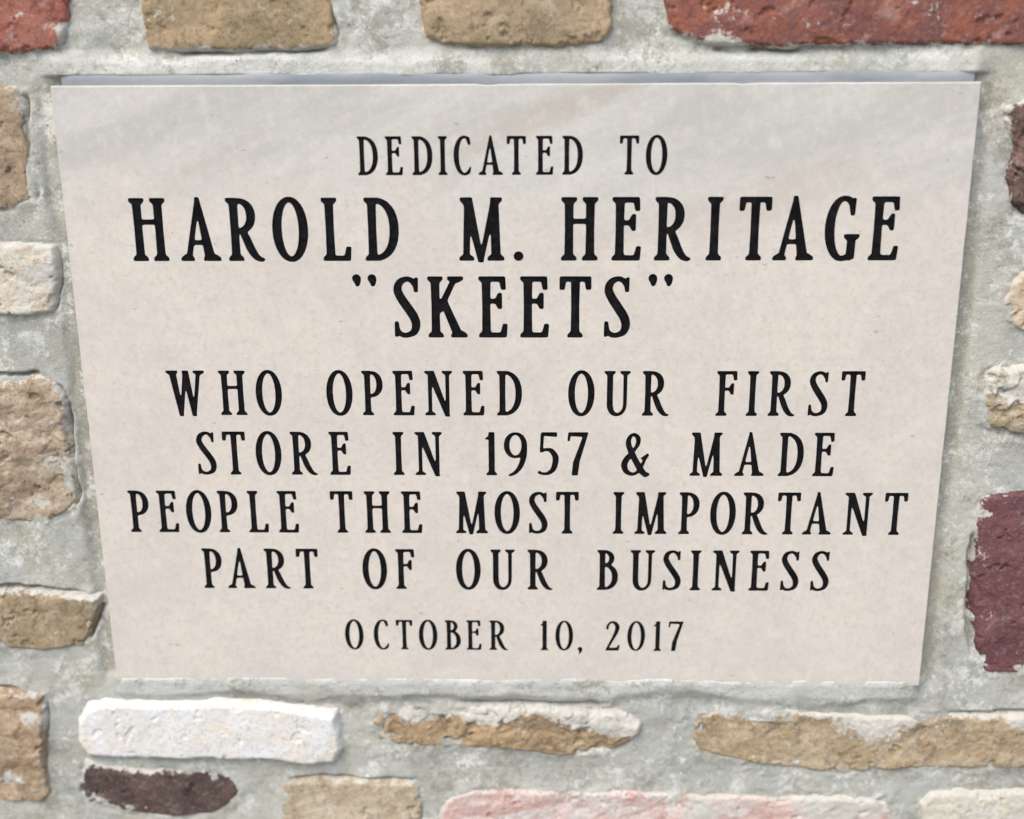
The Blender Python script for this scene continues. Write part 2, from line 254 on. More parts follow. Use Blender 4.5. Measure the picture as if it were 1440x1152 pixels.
# outline key: name, label, colours, seed, height, edge rounding, roughness, residue (all, top, bottom, left, right), amount, specks, streak
TAN = ((176, 150, 112), (193, 168, 130), (138, 118, 90))
INFO = {
 'r1': ('brick', 'red brick cut by the upper left corner of the photo', ((178, 92, 72), (192, 118, 98), (150, 74, 64)), 1.5, 3.0, 1.0, (0.0, 0.0, .9, 0, .8), .40, .3, 0),
 't2': ('stone', 'tan stone above the upper left of the plaque', ((158, 138, 102), (184, 156, 116), (134, 116, 82)), 2.0, 2.2, 0.9, (0.0, 0, 1.1, 0, .3), .45, .3, .3),
 't3': ('stone', 'tan stone above the middle of the plaque', ((166, 144, 110), (188, 160, 122), (140, 120, 92)), 1.5, 3.0, 0.9, (0.0, 0, .8, .5, .5), .42, .2, .3),
 'r4': ('brick', 'long dark red brick above the upper right of the plaque', ((146, 88, 80), (172, 96, 72), (112, 74, 74)), 1.5, 2.4, 1.0, (0.0, 0, .9, .7, .2), .38, .8, 0),
 'b5': ('stone', 'brown stone left of the upper plaque corner', ((160, 134, 104), (182, 156, 124), (132, 112, 90)), 1.0, 2.6, 1.2, (0.0, .5, .8, 0, .7), .42, .4, .2),
 'w6': ('stone', 'small cream and white stone left of the plaque', ((216, 202, 172), (230, 226, 212), (190, 164, 124)), 1.0, 2.6, 1.2, (.35, .3, .2, 0, .9), .6, .6, .3),
 't7': ('stone', 'large tan stone left of the middle of the plaque', ((170, 148, 118), (198, 178, 150), (146, 124, 98)), 2.5, 4.0, 1.6, (0.0, .8, .5, 0, .7), .50, .8, .7),
 't8': ('stone', 'flat ochre brown stone left of the lower plaque', ((160, 140, 104), (178, 156, 120), (130, 112, 80)), 2.0, 2.4, 1.0, (0.0, .9, .2, 0, .3), .45, .7, .2),
 't9': ('stone', 'brown stone by the lower left corner of the photo', ((164, 138, 106), (184, 158, 126), (150, 114, 82)), 2.5, 3.0, 1.6, (0.05, .6, .5, 0, .4), .46, 1.1, .3),
 'w10': ('stone', 'long white stone below the lower left of the plaque', ((247, 248, 247), (242, 240, 232), (226, 216, 194)), 5.5, 4.2, 0.55, (.1, .3, .1, .2, .3), .3, .3, 0),
 'd11': ('brick', 'dark brown brick under the white stone', ((90, 72, 66), (102, 80, 72), (76, 62, 60)), 1.2, 3.0, 1.2, (0.0, 1.3, .0, .3, .7), .50, .2, 0),
 't12': ('stone', 'small tan stone at the bottom edge of the photo', ((180, 162, 130), (196, 180, 152), (156, 136, 104)), 1.0, 2.6, 1.0, (0.0, .7, 0, .2, .6), .45, .4, .3),
 't13': ('stone', 'thin brown stone with a rough mortar-smeared top below the plaque', ((168, 140, 100), (186, 156, 114), (130, 110, 84)), 2.5, 3.2, 2.0, (0.0, 1.75, 0, .8, .7), .62, .5, .3),
 't14': ('stone', 'long ochre stone below the lower right of the plaque', ((174, 150, 110), (190, 168, 134), (140, 118, 92)), 2.5, 3.6, 1.4, (0.0, .95, .3, .0, .2), .52, 1.1, .2),
 'p15': ('stone', 'pink and white stone at the bottom edge of the photo', ((222, 186, 174), (230, 220, 212), (208, 154, 140)), 2.0, 3.2, 1.2, (.2, .6, 0, .8, .5), .50, .8, .6),
 'c16': ('stone', 'cream stone by the lower right corner of the photo', ((210, 206, 184), (224, 220, 206), (196, 190, 160)), 2.0, 3.0, 1.2, (.3, .6, 0, .3, .2), .50, .6, .4),
 'd17': ('brick', 'dark brown brick right of the upper plaque corner', ((112, 84, 72), (130, 98, 84), (76, 62, 60)), 0.5, 3.0, 1.8, (0.1, .6, .6, .8, 0), .52, 1.0, .3),
 't18': ('stone', 'small pale tan stone right of the plaque', ((200, 174, 138), (212, 192, 162), (176, 146, 110)), 0.5, 3.0, 1.2, (.2, .4, .6, .8, 0), .55, .4, .2),
 't19': ('stone', 'rough grey brown stone right of the plaque', ((172, 154, 120), (202, 190, 166), (128, 110, 82)), 1.0, 4.0, 2.4, (.35, .8, .5, .7, 0), .55, 1.2, .6),
 'r20': ('brick', 'dark maroon brick right of the lower plaque', ((124, 74, 76), (136, 84, 82), (98, 62, 70)), 2.0, 2.4, 1.3, (0.0, .4, .2, .5, 0), .34, 0.9, .2),
}
SEEDS = {k: i + 1 for i, k in enumerate(INFO)}
SPOTS = {'t14': [(207, -193, 24), (290, -190, 9)], 't7': [(-250, -34, 13), (-262, -58, 10)], 't9': [(-300, -232, 13), (-282, -190, 8)], 't13': [(-55, -188, 14), (-15, -187, 16), (40, -191, 18), (62, -196, 12)],
 'w6': [(-245, 70, 10)], 't19': [(262, 8, 12)], 'r20': [(257, -62, 5)], 'p15': [(190, -250, 26), (110, -252, 14)], 'r1': [(-224, 193, 7)], 'r4': [(100, 189, 10)]}
def stone_mesh(P, mats, H, R, rough, seed, res, step, spots=()):
    """a stone as a solid: rough faced front, worn rounded arrises, sides running back into the wall"""
    P = np.array(P, float); c = (P.min(0) + P.max(0)) / 2; mg = 3.0
    x = np.arange(P[:, 0].min() - mg, P[:, 0].max() + mg, step); z = np.arange(P[:, 1].min() - mg, P[:, 1].max() + mg, step)
    X, Z = np.meshgrid(x, z); d = poly_sd(P, X, Z)
    d = d + fbm(X, Z, 16, seed * 7, 4, .55) * 1.2 + fbm(X, Z, 3.5, seed * 7 + 3, 2) * 0.4
    d = d + 1.1
    e = np.clip((d + 1.8) / (R + 1.8), 0, 1)
    f = fbm(X, Z, 26, seed * 11 + 1, 3) * 1.2 + fbm(X, Z, 8, seed * 11 + 5, 4, .6) * 0.55 + fbm(X, Z, 2.4, seed + 9, 3) * 0.22
    f = f + 0.9 * np.round(fbm(X, Z, 20, seed * 5 + 2, 4) * 2.2) / 2.2 * np.clip(rough - .6, 0, 1.4)
    rg = np.random.default_rng(seed * 17 + 3); pl = np.full(X.shape, 9.0)
    for q_ in range(7):
        px_, pz_ = rg.uniform(P[:, 0].min(), P[:, 0].max()), rg.uniform(P[:, 1].min(), P[:, 1].max()); ga = rg.uniform(0, 6.28); gm = rg.uniform(.02, .10)
        pl = np.minimum(pl, rg.uniform(0.2, 1.6) + ((X - px_) * math.cos(ga) + (Z - pz_) * math.sin(ga)) * gm)
    pl = np.clip(pl, -2.5, 2)
    f = f + pl - 0.6
    chip = sstep(.30, .42, fbm(X, Z, 9, seed * 3 + 60, 4, .6) + .30 * np.clip(1 - d / 6, 0, 1) - .12)
    f = f - 1.3 * chip
    h = H * .6 - 0.1 + rough * f - 12 * (1 - e) ** 2.2
    keep = d > -2.2
    q = keep[:-1, :-1] & keep[1:, :-1] & keep[:-1, 1:] & keep[1:, 1:]
    id_ = np.arange(X.size).reshape(X.shape); j, i = np.nonzero(q)
    F = np.stack([id_[j, i], id_[j, i + 1], id_[j + 1, i + 1], id_[j + 1, i]], 1)
    # boundary edges run back to the back face
    ed = np.concatenate([F[:, [0, 1]], F[:, [1, 2]], F[:, [2, 3]], F[:, [3, 0]]])
    key = ed[:, 0].astype(np.int64) * X.size + ed[:, 1]; rev = ed[:, 1].astype(np.int64) * X.size + ed[:, 0]
    b = ed[~np.isin(key, rev)]
    used = np.unique(F); mp = -np.ones(X.size, int); mp[used] = np.arange(len(used))
    V = np.stack([X.ravel()[used] - c[0], -h.ravel()[used], Z.ravel()[used] - c[1]], 1)
    bv = np.unique(b); mb = -np.ones(X.size, int); mb[bv] = len(used) + np.arange(len(bv))
    B = np.stack([X.ravel()[bv] - c[0], np.full(len(bv), 45.0), Z.ravel()[bv] - c[1]], 1)
    S = np.stack([mp[b[:, 1]], mp[b[:, 0]], mb[b[:, 0]], mb[b[:, 1]]], 1)
    ctr = len(used) + len(bv); V = np.concatenate([V, B, [[0, 45.0, 0]]])
    T = np.stack([mb[b[:, 1]], mb[b[:, 0]], np.full(len(b), ctr)], 1)
    # residue weight: all over, then per side
    a0, t0, b0, l0, r0 = res; zmn, zmx = P[:, 1].min(), P[:, 1].max(); xmn, xmx = P[:, 0].min(), P[:, 0].max()
    dn = np.clip(1 - d / 5.5, 0, 1)
    top = sstep(0.50, 0.95, (Z - zmn) / (zmx - zmn)); bot = sstep(0.40, 0.9, 1 - (Z - zmn) / (zmx - zmn))
    lef = np.clip(1 - (X - xmn) / 12, 0, 1); rig = np.clip(1 - (xmx - X) / 12, 0, 1)
    w_ = a0 + t0 * top * (0.45 + .55 * dn) + np.maximum(np.maximum(b0 * bot, l0 * lef), r0 * rig) * dn + 0.25 * dn
    for sx_, sz_, sr in spots: w_ = w_ + 1.15 * np.exp(-(((X - sx_) ** 2 + ((Z - sz_) * 1.6) ** 2) / sr ** 2))
    W = np.concatenate([w_.ravel()[used], np.zeros(len(bv) + 1)])
    return mesh('stone', V * 0.001, [F_map(F, mp), S, T], mats, True, {'residue': W}), c
def F_map(F, mp): return mp[F]

wall = link('masonry_wall', None, label='masonry wall of tan, white and red stones with thick grey mortar round the plaque', category='wall')
for k, P in STONES.items():
    nm, lab, (A, B, C), H, R, rough, res, amt, sp, stk = INFO[k]; s = SEEDS[k]
    m = stone_mat(nm + '_' + k, A, B, C, s * 3.7, amt, speck=sp, streak=stk)
    me, c = stone_mesh(P, m, H, R, rough, s, res, 0.75, SPOTS.get(k, ()))
    link(nm, me, wall, (c[0] / 1000, 0, c[1] / 1000), label=lab)

# the courses go on beyond the picture
rng = np.random.default_rng(5)
boxes = [(min(p[0] for p in P), min(p[1] for p in P), max(p[0] for p in P), max(p[1] for p in P)) for P in STONES.values()]
boxes.append((-236, -178, 236, 176))
FR = [(-249, 206.5), (245, 204), (298, -253.5), (-309, -260)]
gen = []
more = [stone_mat('stone_tan', *TAN, 81.0, .45), stone_mat('stone_cream', (212, 204, 186), (226, 222, 214), (190, 172, 142), 87.0, .5), stone_mat('brick_red', (150, 88, 80), (170, 104, 92), (120, 74, 74), 93.0, .4)]
zc = -395.0
while zc < 330:
    hgt = rng.uniform(30, 62); xc = -470.0 + rng.uniform(0, 40)
    while xc < 460:
        wd = rng.uniform(45, 130); bx = (xc, zc, xc + wd, zc + hgt)
        pts = np.array([(bx[0], bx[1]), (bx[2], bx[1]), (bx[2], bx[3]), (bx[0], bx[3]), ((bx[0] + bx[2]) / 2, bx[1]), ((bx[0] + bx[2]) / 2, bx[3])])
        gx, gy = np.meshgrid(np.linspace(bx[0], bx[2], 9), np.linspace(bx[1], bx[3], 7))
        ok = all(bx[2] + 9 < q[0] or bx[0] - 9 > q[2] or bx[3] + 9 < q[1] or bx[1] - 9 > q[3] for q in boxes) and (poly_sd(FR, gx, gy) < -4).all()
        if ok: gen.append(bx); boxes.append(bx); xc += wd + 16
        else: xc += 8
    zc += hgt + 15
for k, (x0, z0, x1, z1) in enumerate(gen):
    j = lambda a: a + rng.uniform(-3, 3)
    P = [(x0 + 4, j(z0)), ((x0 + x1) / 2, j(z0)), (x1 - 4, j(z0)), (j(x1), z0 + 6), (j(x1), z1 - 6), (x1 - 5, j(z1)), ((x0 + x1) / 2, j(z1)), (x0 + 5, j(z1)), (j(x0), z1 - 6), (j(x0), z0 + 6)]
    t = int(rng.choice([0, 0, 0, 1, 1, 2]))
    me, c = stone_mesh(P, more[t], rng.uniform(0, 3), rng.uniform(2.4, 4), rng.uniform(.9, 1.6), 40 + k, (.05, .7, .5, .5, .5), 2.0)
    link('brick' if t == 2 else 'stone', me, wall, (c[0] / 1000, 0, c[1] / 1000))

# ------------------------------------------------------------------ wall: mortar, one rough trowelled bed
PW, PH = 228.6, 165.3
def axis(a, b, ia, ib, fine, coarse):
    return np.unique(np.round(np.concatenate([np.arange(a, ia, coarse), np.arange(ia, ib, fine), np.arange(ib, b + coarse, coarse)]), 3))
x = axis(-480, 480, -312, 302, 0.85, 4.0); z = axis(-405, 345, -264, 210, 0.85, 4.0)
X, Z = np.meshgrid(x, z)
h = -4.9 + 1.3 * fbm(X, Z, 34, 71, 3) + 0.75 * fbm(X, Z, 12, 83, 3, .5) + 0.10 * fbm(X, Z, 2.6, 91, 2)
lump = 0.7 * np.clip(fbm(X, Z, 7, 97, 4, .6) - .18, 0, 1); h = h + 2.0 * lump * sstep(-.1, .4, fbm(X, Z, 45, 99, 2))
pit = np.clip(fbm(X, Z, 3.2, 103, 3, .6) - .42, 0, 1); h = h - 1.5 * pit
dS = np.full(X.shape, -99.0)
for P in STONES.values():
    P_ = np.array(P); m = (X > P_[:, 0].min() - 16) & (X < P_[:, 0].max() + 16) & (Z > P_[:, 1].min() - 16) & (Z < P_[:, 1].max() + 16)
    dS[m] = np.maximum(dS[m], poly_sd(P, X[m], Z[m]))
out = np.clip(-dS, 0, 99)
h = h + 1.7 * np.exp(-(out / 4.5) ** 1.5) * sstep(-.25, .40, fbm(X, Z, 17, 111, 4, .6)) - 0.9 * np.exp(-((out - 1) / 1.3) ** 2) * sstep(.0, .5, fbm(X, Z, 19, 117, 2))
# beside the slab: a smooth sunk joint left and right, a shelf under it, a lip over it
dx = np.abs(X) - PW; dz = Z - PH; bz = -Z - PH
side = np.exp(-((dx - 4.0) / 5.5) ** 4) * sstep(-172, -160, Z) * sstep(172, 160, Z)
wob = 2.0 * vnoise(X, Z, 22, 121)
hs = -6.4 + 0.6 * fbm(X, Z, 9, 123, 3) - 1.2 * sstep(3, 8, dx + wob) + 0.15 * fbm(X, Z, 2.5, 91, 2)
h = h * (1 - side) + hs * side
inx = sstep(236, 224, np.abs(X))
wob2 = 5.0 * vnoise(X, Z, 38, 125) + 2.0 * vnoise(X, Z, 12, 127)
under = sstep(-4.5 + .6 * wob, -2.0 + .6 * wob, bz) * sstep(18 + wob2, 8 + wob2, bz) * inx
h = h * (1 - under) + (0.2 - 0.20 * np.clip(bz - .5, 0, 20) + 0.95 * fbm(X, Z, 15, 131, 3, .5) + .12 * fbm(X, Z, 2.6, 91, 2)) * under
over = sstep(3.0, 4.6, dz + .3 * wob) * sstep(18, 10, dz + wob) * inx
h = h * (1 - over) + (-2.4 + 0.04 * np.clip(dz - 4, 0, 20) + 0.8 * fbm(X, Z, 14, 137, 4, .6)) * over
slot = sstep(-6, -2, dz) * sstep(4.6, 3.4, dz + .3 * wob) * inx
h = h * (1 - slot) + (-9.0) * slot
for L in CREVICES:
    xs = [p[0] for p in L]; zs = [p[1] for p in L]
    m = (X > min(xs) - 6) & (X < max(xs) + 6) & (Z > min(zs) - 6) & (Z < max(zs) + 6)
    dd, tt = line_d(L, X[m] + .8 * vnoise(X[m], Z[m], 6, 141), Z[m] + .6 * vnoise(X[m], Z[m], 5, 143))
    wd = 0.9 + .8 * np.clip(.4 + vnoise(X[m], Z[m], 14, 147), 0, 1)
    h[m] -= (7.0 * np.exp(-(dd / wd) ** 2)) * sstep(0, .12, tt) * sstep(1, .88, tt) * sstep(-.7, 0, vnoise(X[m], Z[m], 16, 149))
batch = 0.95 * under * sstep(12, 7, bz) + 0.75 * over - 0.85 * side + 0.5 * np.exp(-out / 3.0) * sstep(.0, .5, fbm(X, Z, 21, 161, 3)) + .35 * fbm(X, Z, 40, 163, 3)
inside = (np.abs(X) < PW - 5) & (np.abs(Z) < PH - 5)
deep = dS > 5.0
kv = ~(inside | deep)
q = kv[:-1, :-1] | kv[1:, :-1] | kv[:-1, 1:] | kv[1:, 1:]
ii = np.arange(X.size).reshape(X.shape); jj, i2 = np.nonzero(q)
F = np.stack([ii[jj, i2], ii[jj, i2 + 1], ii[jj + 1, i2 + 1], ii[jj + 1, i2]], 1)
used = np.unique(F); mp = -np.ones(X.size, int); mp[used] = np.arange(len(used))
V = np.stack([X.ravel()[used], -h.ravel()[used], Z.ravel()[used]], 1) * .001
mo = link('mortar', mesh('mortar', V, mp[F], mortar_mat(), True, {'batch': batch.ravel()[used]}), wall)
bk = [(-.484, .05, -.409), (.484, .05, -.409), (.484, .05, .349), (-.484, .05, .349), (-.484, .30, -.409), (.484, .30, -.409), (.484, .30, .349), (-.484, .30, .349)]
link('backing', mesh('backing', bk, [np.array([(0, 1, 2, 3), (5, 4, 7, 6), (4, 0, 3, 7), (1, 5, 6, 2), (3, 2, 6, 7), (4, 5, 1, 0)])], bpy.data.materials['mortar'], False), wall)

# ------------------------------------------------------------------ lettering: capitals drawn from strokes
T=.115; TH=.058
def _cr(pts,n=10):
    P=[np.array(p,float) for p in pts]
    P=[2*P[0]-P[1]]+P+[2*P[-1]-P[-2]]
    out=[]
    for i in range(1,len(P)-2):
        for k in range(n):
            t=k/n;a,b,c,d=P[i-1],P[i],P[i+1],P[i+2]
            out.append(.5*((2*b)+(c-a)*t+(2*a-5*b+4*c-d)*t*t+(3*b-a-3*c+d)*t**3))
    out.append(P[-2]);return out
class G:
    """one engraved character as a union of polygons and of tapered round strokes, cap height 1"""
    def __init__(s,w): s.w=w; s.polys=[]; s.caps=[]
    def poly(s,*p): s.polys.append(np.array(p,float)); return s
    def line(s,x0,y0,x1,y1,w0,w1=None,cut=True):
        w1=w0 if w1 is None else w1
        d=np.array([x1-x0,y1-y0]);n=np.array([-d[1],d[0]])/np.hypot(*d)
        a=np.array([x0,y0]);b=np.array([x1,y1])
        return s.poly(a+n*w0/2,a-n*w0/2,b-n*w1/2,b+n*w1/2)
    def slant(s,xb,yb,xt,yt,wb,wt):      # stroke with level ends; widths are measured along the baseline
        return s.poly((xb-wb/2,yb),(xb+wb/2,yb),(xt+wt/2,yt),(xt-wt/2,yt))
    def curve(s,pts,n=10):               # points (x, y, width)
        q=_cr(pts,n)
        for a,b in zip(q[:-1],q[1:]): s.caps.append((a[0],a[1],b[0],b[1],a[2]/2,b[2]/2))
        return s
    def arc(s,cx,cy,rx,ry,a0,a1,wv,wh,e=2.2,n=30,w0=None):
        pr=None
        for k in range(n+1):
            a=math.radians(a0+(a1-a0)*k/n);c,sn=math.cos(a),math.sin(a)
            x=cx+rx*math.copysign(abs(c)**(2/e),c);y=cy+ry*math.copysign(abs(sn)**(2/e),sn)
            w=wh+(wv-wh)*abs(c)**1.3
            if pr: s.caps.append((pr[0],pr[1],x,y,pr[2]/2,w/2))
            pr=(x,y,w)
        return s
    def foot(s,x,l=.115,r=.115,y=0,st=T,d=1): # wedge serif, d=1 at the foot, -1 at the head
        a=.04*d;b=.085*d
        return s.poly((x-l,y),(x+r,y),(x+r-.004,y+a),(x+st/2,y+b),(x-st/2,y+b),(x-l+.004,y+a))
    def stem(s,x,f=1,h=1,w=T,fl=.115,fr=.115,hl=.115,hr=.115):
        s.poly((x-w/2,0),(x+w/2,0),(x+w*.45,.5),(x+w/2,1),(x-w/2,1),(x-w*.45,.5))
        if f: s.foot(x,fl,fr,0,w)
        if h: s.foot(x,hl,hr,1,w,-1)
        return s
    def field(s,X,Y):
        d=np.full(X.shape,9.)
        for P in s.polys:
            n=len(P);dd=np.full(X.shape,1e9);ins=np.zeros(X.shape,bool)
            for i in range(n):
                a=P[i];b=P[(i+1)%n];e=b-a;wx=X-a[0];wy=Y-a[1]
                t=np.clip((wx*e[0]+wy*e[1])/(e@e+1e-12),0,1)
                dd=np.minimum(dd,(wx-e[0]*t)**2+(wy-e[1]*t)**2)
                c=((a[1]<=Y)!=(b[1]<=Y))&(X<a[0]+(Y-a[1])*e[0]/(e[1] if abs(e[1])>1e-12 else 1e-12))
                ins^=c
            dd=np.sqrt(dd);d=np.minimum(d,np.where(ins,-dd,dd))
        for x0,y0,x1,y1,r0,r1 in s.caps:
            ex,ey=x1-x0,y1-y0;t=np.clip(((X-x0)*ex+(Y-y0)*ey)/(ex*ex+ey*ey+1e-12),0,1)
            d=np.minimum(d,np.hypot(X-x0-ex*t,Y-y0-ey*t)-(r0+(r1-r0)*t))
        return d
def glyphs():
    g={}
    L=g['I']=G(.25); L.stem(.125)
    L=g['H']=G(.58); L.stem(.12).stem(.46).line(.12,.625,.46,.625,TH)
    L=g['L']=G(.44); L.stem(.12).line(.12,.03,.42,.03,.062).poly((.30,.0),(.43,0),(.445,.21),(.385,.21),(.36,.08))
    def E(L,bottom=True):
        L.stem(.12).line(.12,.968,.4,.968,.064).poly((.29,1),(.42,1),(.43,.80),(.375,.80),(.35,.93))
        L.line(.12,.60,.32,.60,.055).poly((.26,.6),(.325,.73),(.365,.73),(.365,.48),(.325,.48))
        if bottom: L.line(.12,.03,.42,.03,.062).poly((.31,.0),(.44,0),(.455,.21),(.40,.21),(.37,.08))
    L=g['E']=G(.46); E(L)
    L=g['F']=G(.42); E(L,False)
    L=g['T']=G(.51); L.stem(.255,h=0).line(.03,.968,.48,.968,.064).poly((.01,1),(.14,1),(.09,.93),(.07,.80),(.01,.80)).poly((.5,1),(.37,1),(.42,.93),(.44,.80),(.5,.80))
    L=g['A']=G(.64); L.slant(.475,0,.31,1.015,.145,.05).slant(.115,0,.315,.98,.072,.05).line(.17,.29,.43,.29,.052)
    L.foot(.10,.10,.10,0,.07).foot(.50,.13,.135,0,.13)
    L=g['M']=G(.70); L.slant(.12,0,.145,1,.075,.07).slant(.345,-.03,.14,1,.06,.135).slant(.345,-.03,.555,1,.045,.065).slant(.58,0,.555,1,.118,.10)
    L.foot(.12,.10,.11,0,.075).foot(.575,.12,.12,0,.125).foot(.12,.08,.05,1,.07,-1).foot(.575,.05,.09,1,.07,-1)
    L=g['N']=G(.60); L.slant(.12,0,.12,1,.062,.066).slant(.50,-.03,.13,1,.09,.15).slant(.50,-.03,.50,1,.06,.066)
    L.foot(.12,.11,.11,0,.062).foot(.13,.12,.06,1,.07,-1).foot(.50,.11,.10,1,.066,-1)
    L=g['W']=G(.74); L.slant(.245,-.03,.12,1,.07,.125).slant(.245,-.03,.365,1.0,.05,.062).slant(.495,-.03,.37,1.0,.07,.115).slant(.495,-.03,.625,1,.05,.066)
    L.foot(.12,.12,.10,1,.12,-1).foot(.625,.10,.11,1,.066,-1)
    L=g['K']=G(.60); L.stem(.12).slant(.165,.42,.45,1,.09,.066).slant(.50,0,.245,.62,.135,.10).foot(.45,.12,.12,1,.066,-1).foot(.51,.13,.12,0,.12)
    L=g['O']=G(.56); L.arc(.28,.5,.215,.485,0,360,.125,.062,2.05,48)
    L=g['D']=G(.55); L.stem(.12).arc(.15,.5,.325,.468,-90,90,.122,.062,2.25)
    def P(L,rx,bot=.46):
        cy=(.968+bot)/2;L.stem(.12,hr=.06).arc(.17,cy,rx,.968-cy,-90,90,.118,.055,2.2).line(.12,.968,.18,.968,.062).line(.12,bot,.18,bot,.055)
    L=g['P']=G(.46); P(L,.215,.44)
    L=g['R']=G(.58); P(L,.225,.48); L.curve([(.245,.49,.07),(.30,.36,.105),(.37,.18,.108),(.45,.055,.085),(.525,.012,.05),(.56,.012,.03)])
    L=g['B']=G(.50); L.stem(.12,hr=.06,fr=.06).arc(.15,.795,.185,.173,-90,90,.105,.055,2.1).arc(.15,.325,.265,.297,-90,90,.122,.058,2.2).line(.12,.62,.16,.62,.055).line(.12,.968,.16,.968,.062).line(.12,.03,.16,.03,.06)
    L=g['U']=G(.56); L.poly((.07,.25),(.18,.25),(.18,1),(.07,1)).poly((.425,.25),(.485,.25),(.487,1),(.422,1)).foot(.125,.115,.11,1,.11,-1).foot(.455,.105,.105,1,.066,-1)
    L.curve([(.125,.3,.112),(.135,.17,.11),(.19,.06,.09),(.285,.018,.066),(.38,.06,.062),(.44,.16,.06),(.455,.3,.06)])
    L=g['C']=G(.46); L.arc(.285,.5,.215,.485,62,300,.125,.055,2.05,36).poly((.365,.86),(.425,.97),(.435,.78),(.395,.77)).curve([(.375,.93,.07),(.41,.84,.07),(.415,.8,.04)]).curve([(.385,.07,.055),(.42,.13,.05),(.44,.19,.035)])
    L=g['G']=G(.54); L.arc(.285,.5,.215,.485,62,285,.13,.058,2.05,36).poly((.36,.93),(.44,.98),(.455,.98),(.445,.72),(.40,.72),(.38,.83)).line(.42,.02,.43,.36,.115,.105).foot(.43,.115,.115,.40,.105,-1).line(.30,.025,.44,.025,.055)
    L=g['S']=G(.45); L.curve([(.375,.86,.05),(.31,.95,.06),(.22,.968,.062),(.12,.91,.09),(.085,.79,.108),(.14,.65,.118),(.24,.50,.122),(.34,.34,.122),(.375,.21,.112),(.34,.085,.09),(.235,.03,.062),(.14,.035,.06),(.07,.10,.05)])
    L.poly((.345,.90),(.385,.985),(.41,.985),(.405,.76),(.365,.76),(.355,.86)).poly((.095,.12),(.06,.01),(.03,.01),(.035,.25),(.075,.25),(.085,.16))
    # figures
    L=g['1']=G(.27); L.slant(.15,0,.15,1.0,T,T).foot(.15,.115,.11,0,T).poly((.20,1.0),(.02,.86),(.02,.83),(.12,.86))
    L=g['0']=G(.54); L.arc(.27,.5,.205,.48,0,360,.115,.055,2.05,48)
    L=g['9']=G(.54); L.arc(.265,.70,.195,.27,0,360,.105,.052,2.05,40).curve([(.46,.70,.105),(.45,.46,.108),(.38,.22,.095),(.26,.06,.07),(.14,.00,.045)])
    L=g['5']=G(.46); L.poly((.09,1),(.42,1),(.42,.90),(.12,.925)).line(.105,.97,.085,.56,.055).curve([(.085,.56,.05),(.18,.60,.06),(.30,.58,.09),(.39,.45,.115),(.395,.30,.115),(.34,.13,.1),(.22,.04,.065),(.09,.04,.05),(.04,.07,.06)])
    L=g['7']=G(.46); L.poly((.03,1),(.46,1),(.43,.90),(.06,.92)).poly((.03,1),(.07,.93),(.05,.80),(.015,.80)).poly((.38,.98),(.46,1),(.27,.32),(.235,0),(.115,0),(.14,.30))
    L=g['2']=G(.50); L.curve([(.075,.74,.06),(.09,.86,.062),(.18,.955,.065),(.29,.945,.09),(.37,.84,.115),(.36,.68,.115),(.27,.46,.09),(.15,.22,.07),(.07,.06,.055)]).poly((.03,0),(.42,0),(.455,.20),(.41,.20),(.37,.115),(.08,.09))
    L=g['&']=G(.66); L.curve([(.245,.50,.09),(.16,.42,.115),(.085,.26,.12),(.13,.10,.10),(.26,.03,.07),(.38,.08,.06),(.48,.24,.055),(.54,.42,.05)])
    L.curve([(.56,.01,.10),(.46,.12,.12),(.33,.35,.115),(.22,.58,.11),(.165,.76,.10),(.20,.90,.075),(.29,.955,.065),(.375,.88,.085),(.375,.74,.08),(.30,.60,.06),(.22,.50,.05)])
    L.poly((.44,.40),(.60,.52),(.62,.47),(.55,.36)).poly((.50,.0),(.64,.0),(.635,.05),(.56,.08))
    L=g['.']=G(.14); L.caps.append((.07,.062,.071,.062,.066,.066))
    L=g[',']=G(.16); L.caps.append((.08,.06,.081,.06,.066,.066)); L.curve([(.10,.05,.09),(.10,-.03,.07),(.05,-.12,.02)])
    L=g['"']=G(.15); L.caps.append((.07,.98,.071,.98,.058,.058)); L.curve([(.08,.96,.10),(.085,.90,.06),(.08,.87,.03)])
    for q in g['W'].polys: q[:, 0] *= 1.13
    g['W'].w *= 1.13
    for q in g['M'].polys: q[:, 0] *= 1.05
    g['M'].w *= 1.05
    return g
def blur(A,r):
    k=np.exp(-.5*(np.arange(-3*r,3*r+1)/r)**2);k/=k.sum()
    A=np.apply_along_axis(lambda v:np.convolve(np.pad(v,3*r,'edge'),k,'valid'),0,A)
    return np.apply_along_axis(lambda v:np.convolve(np.pad(v,3*r,'edge'),k,'valid'),1,A)
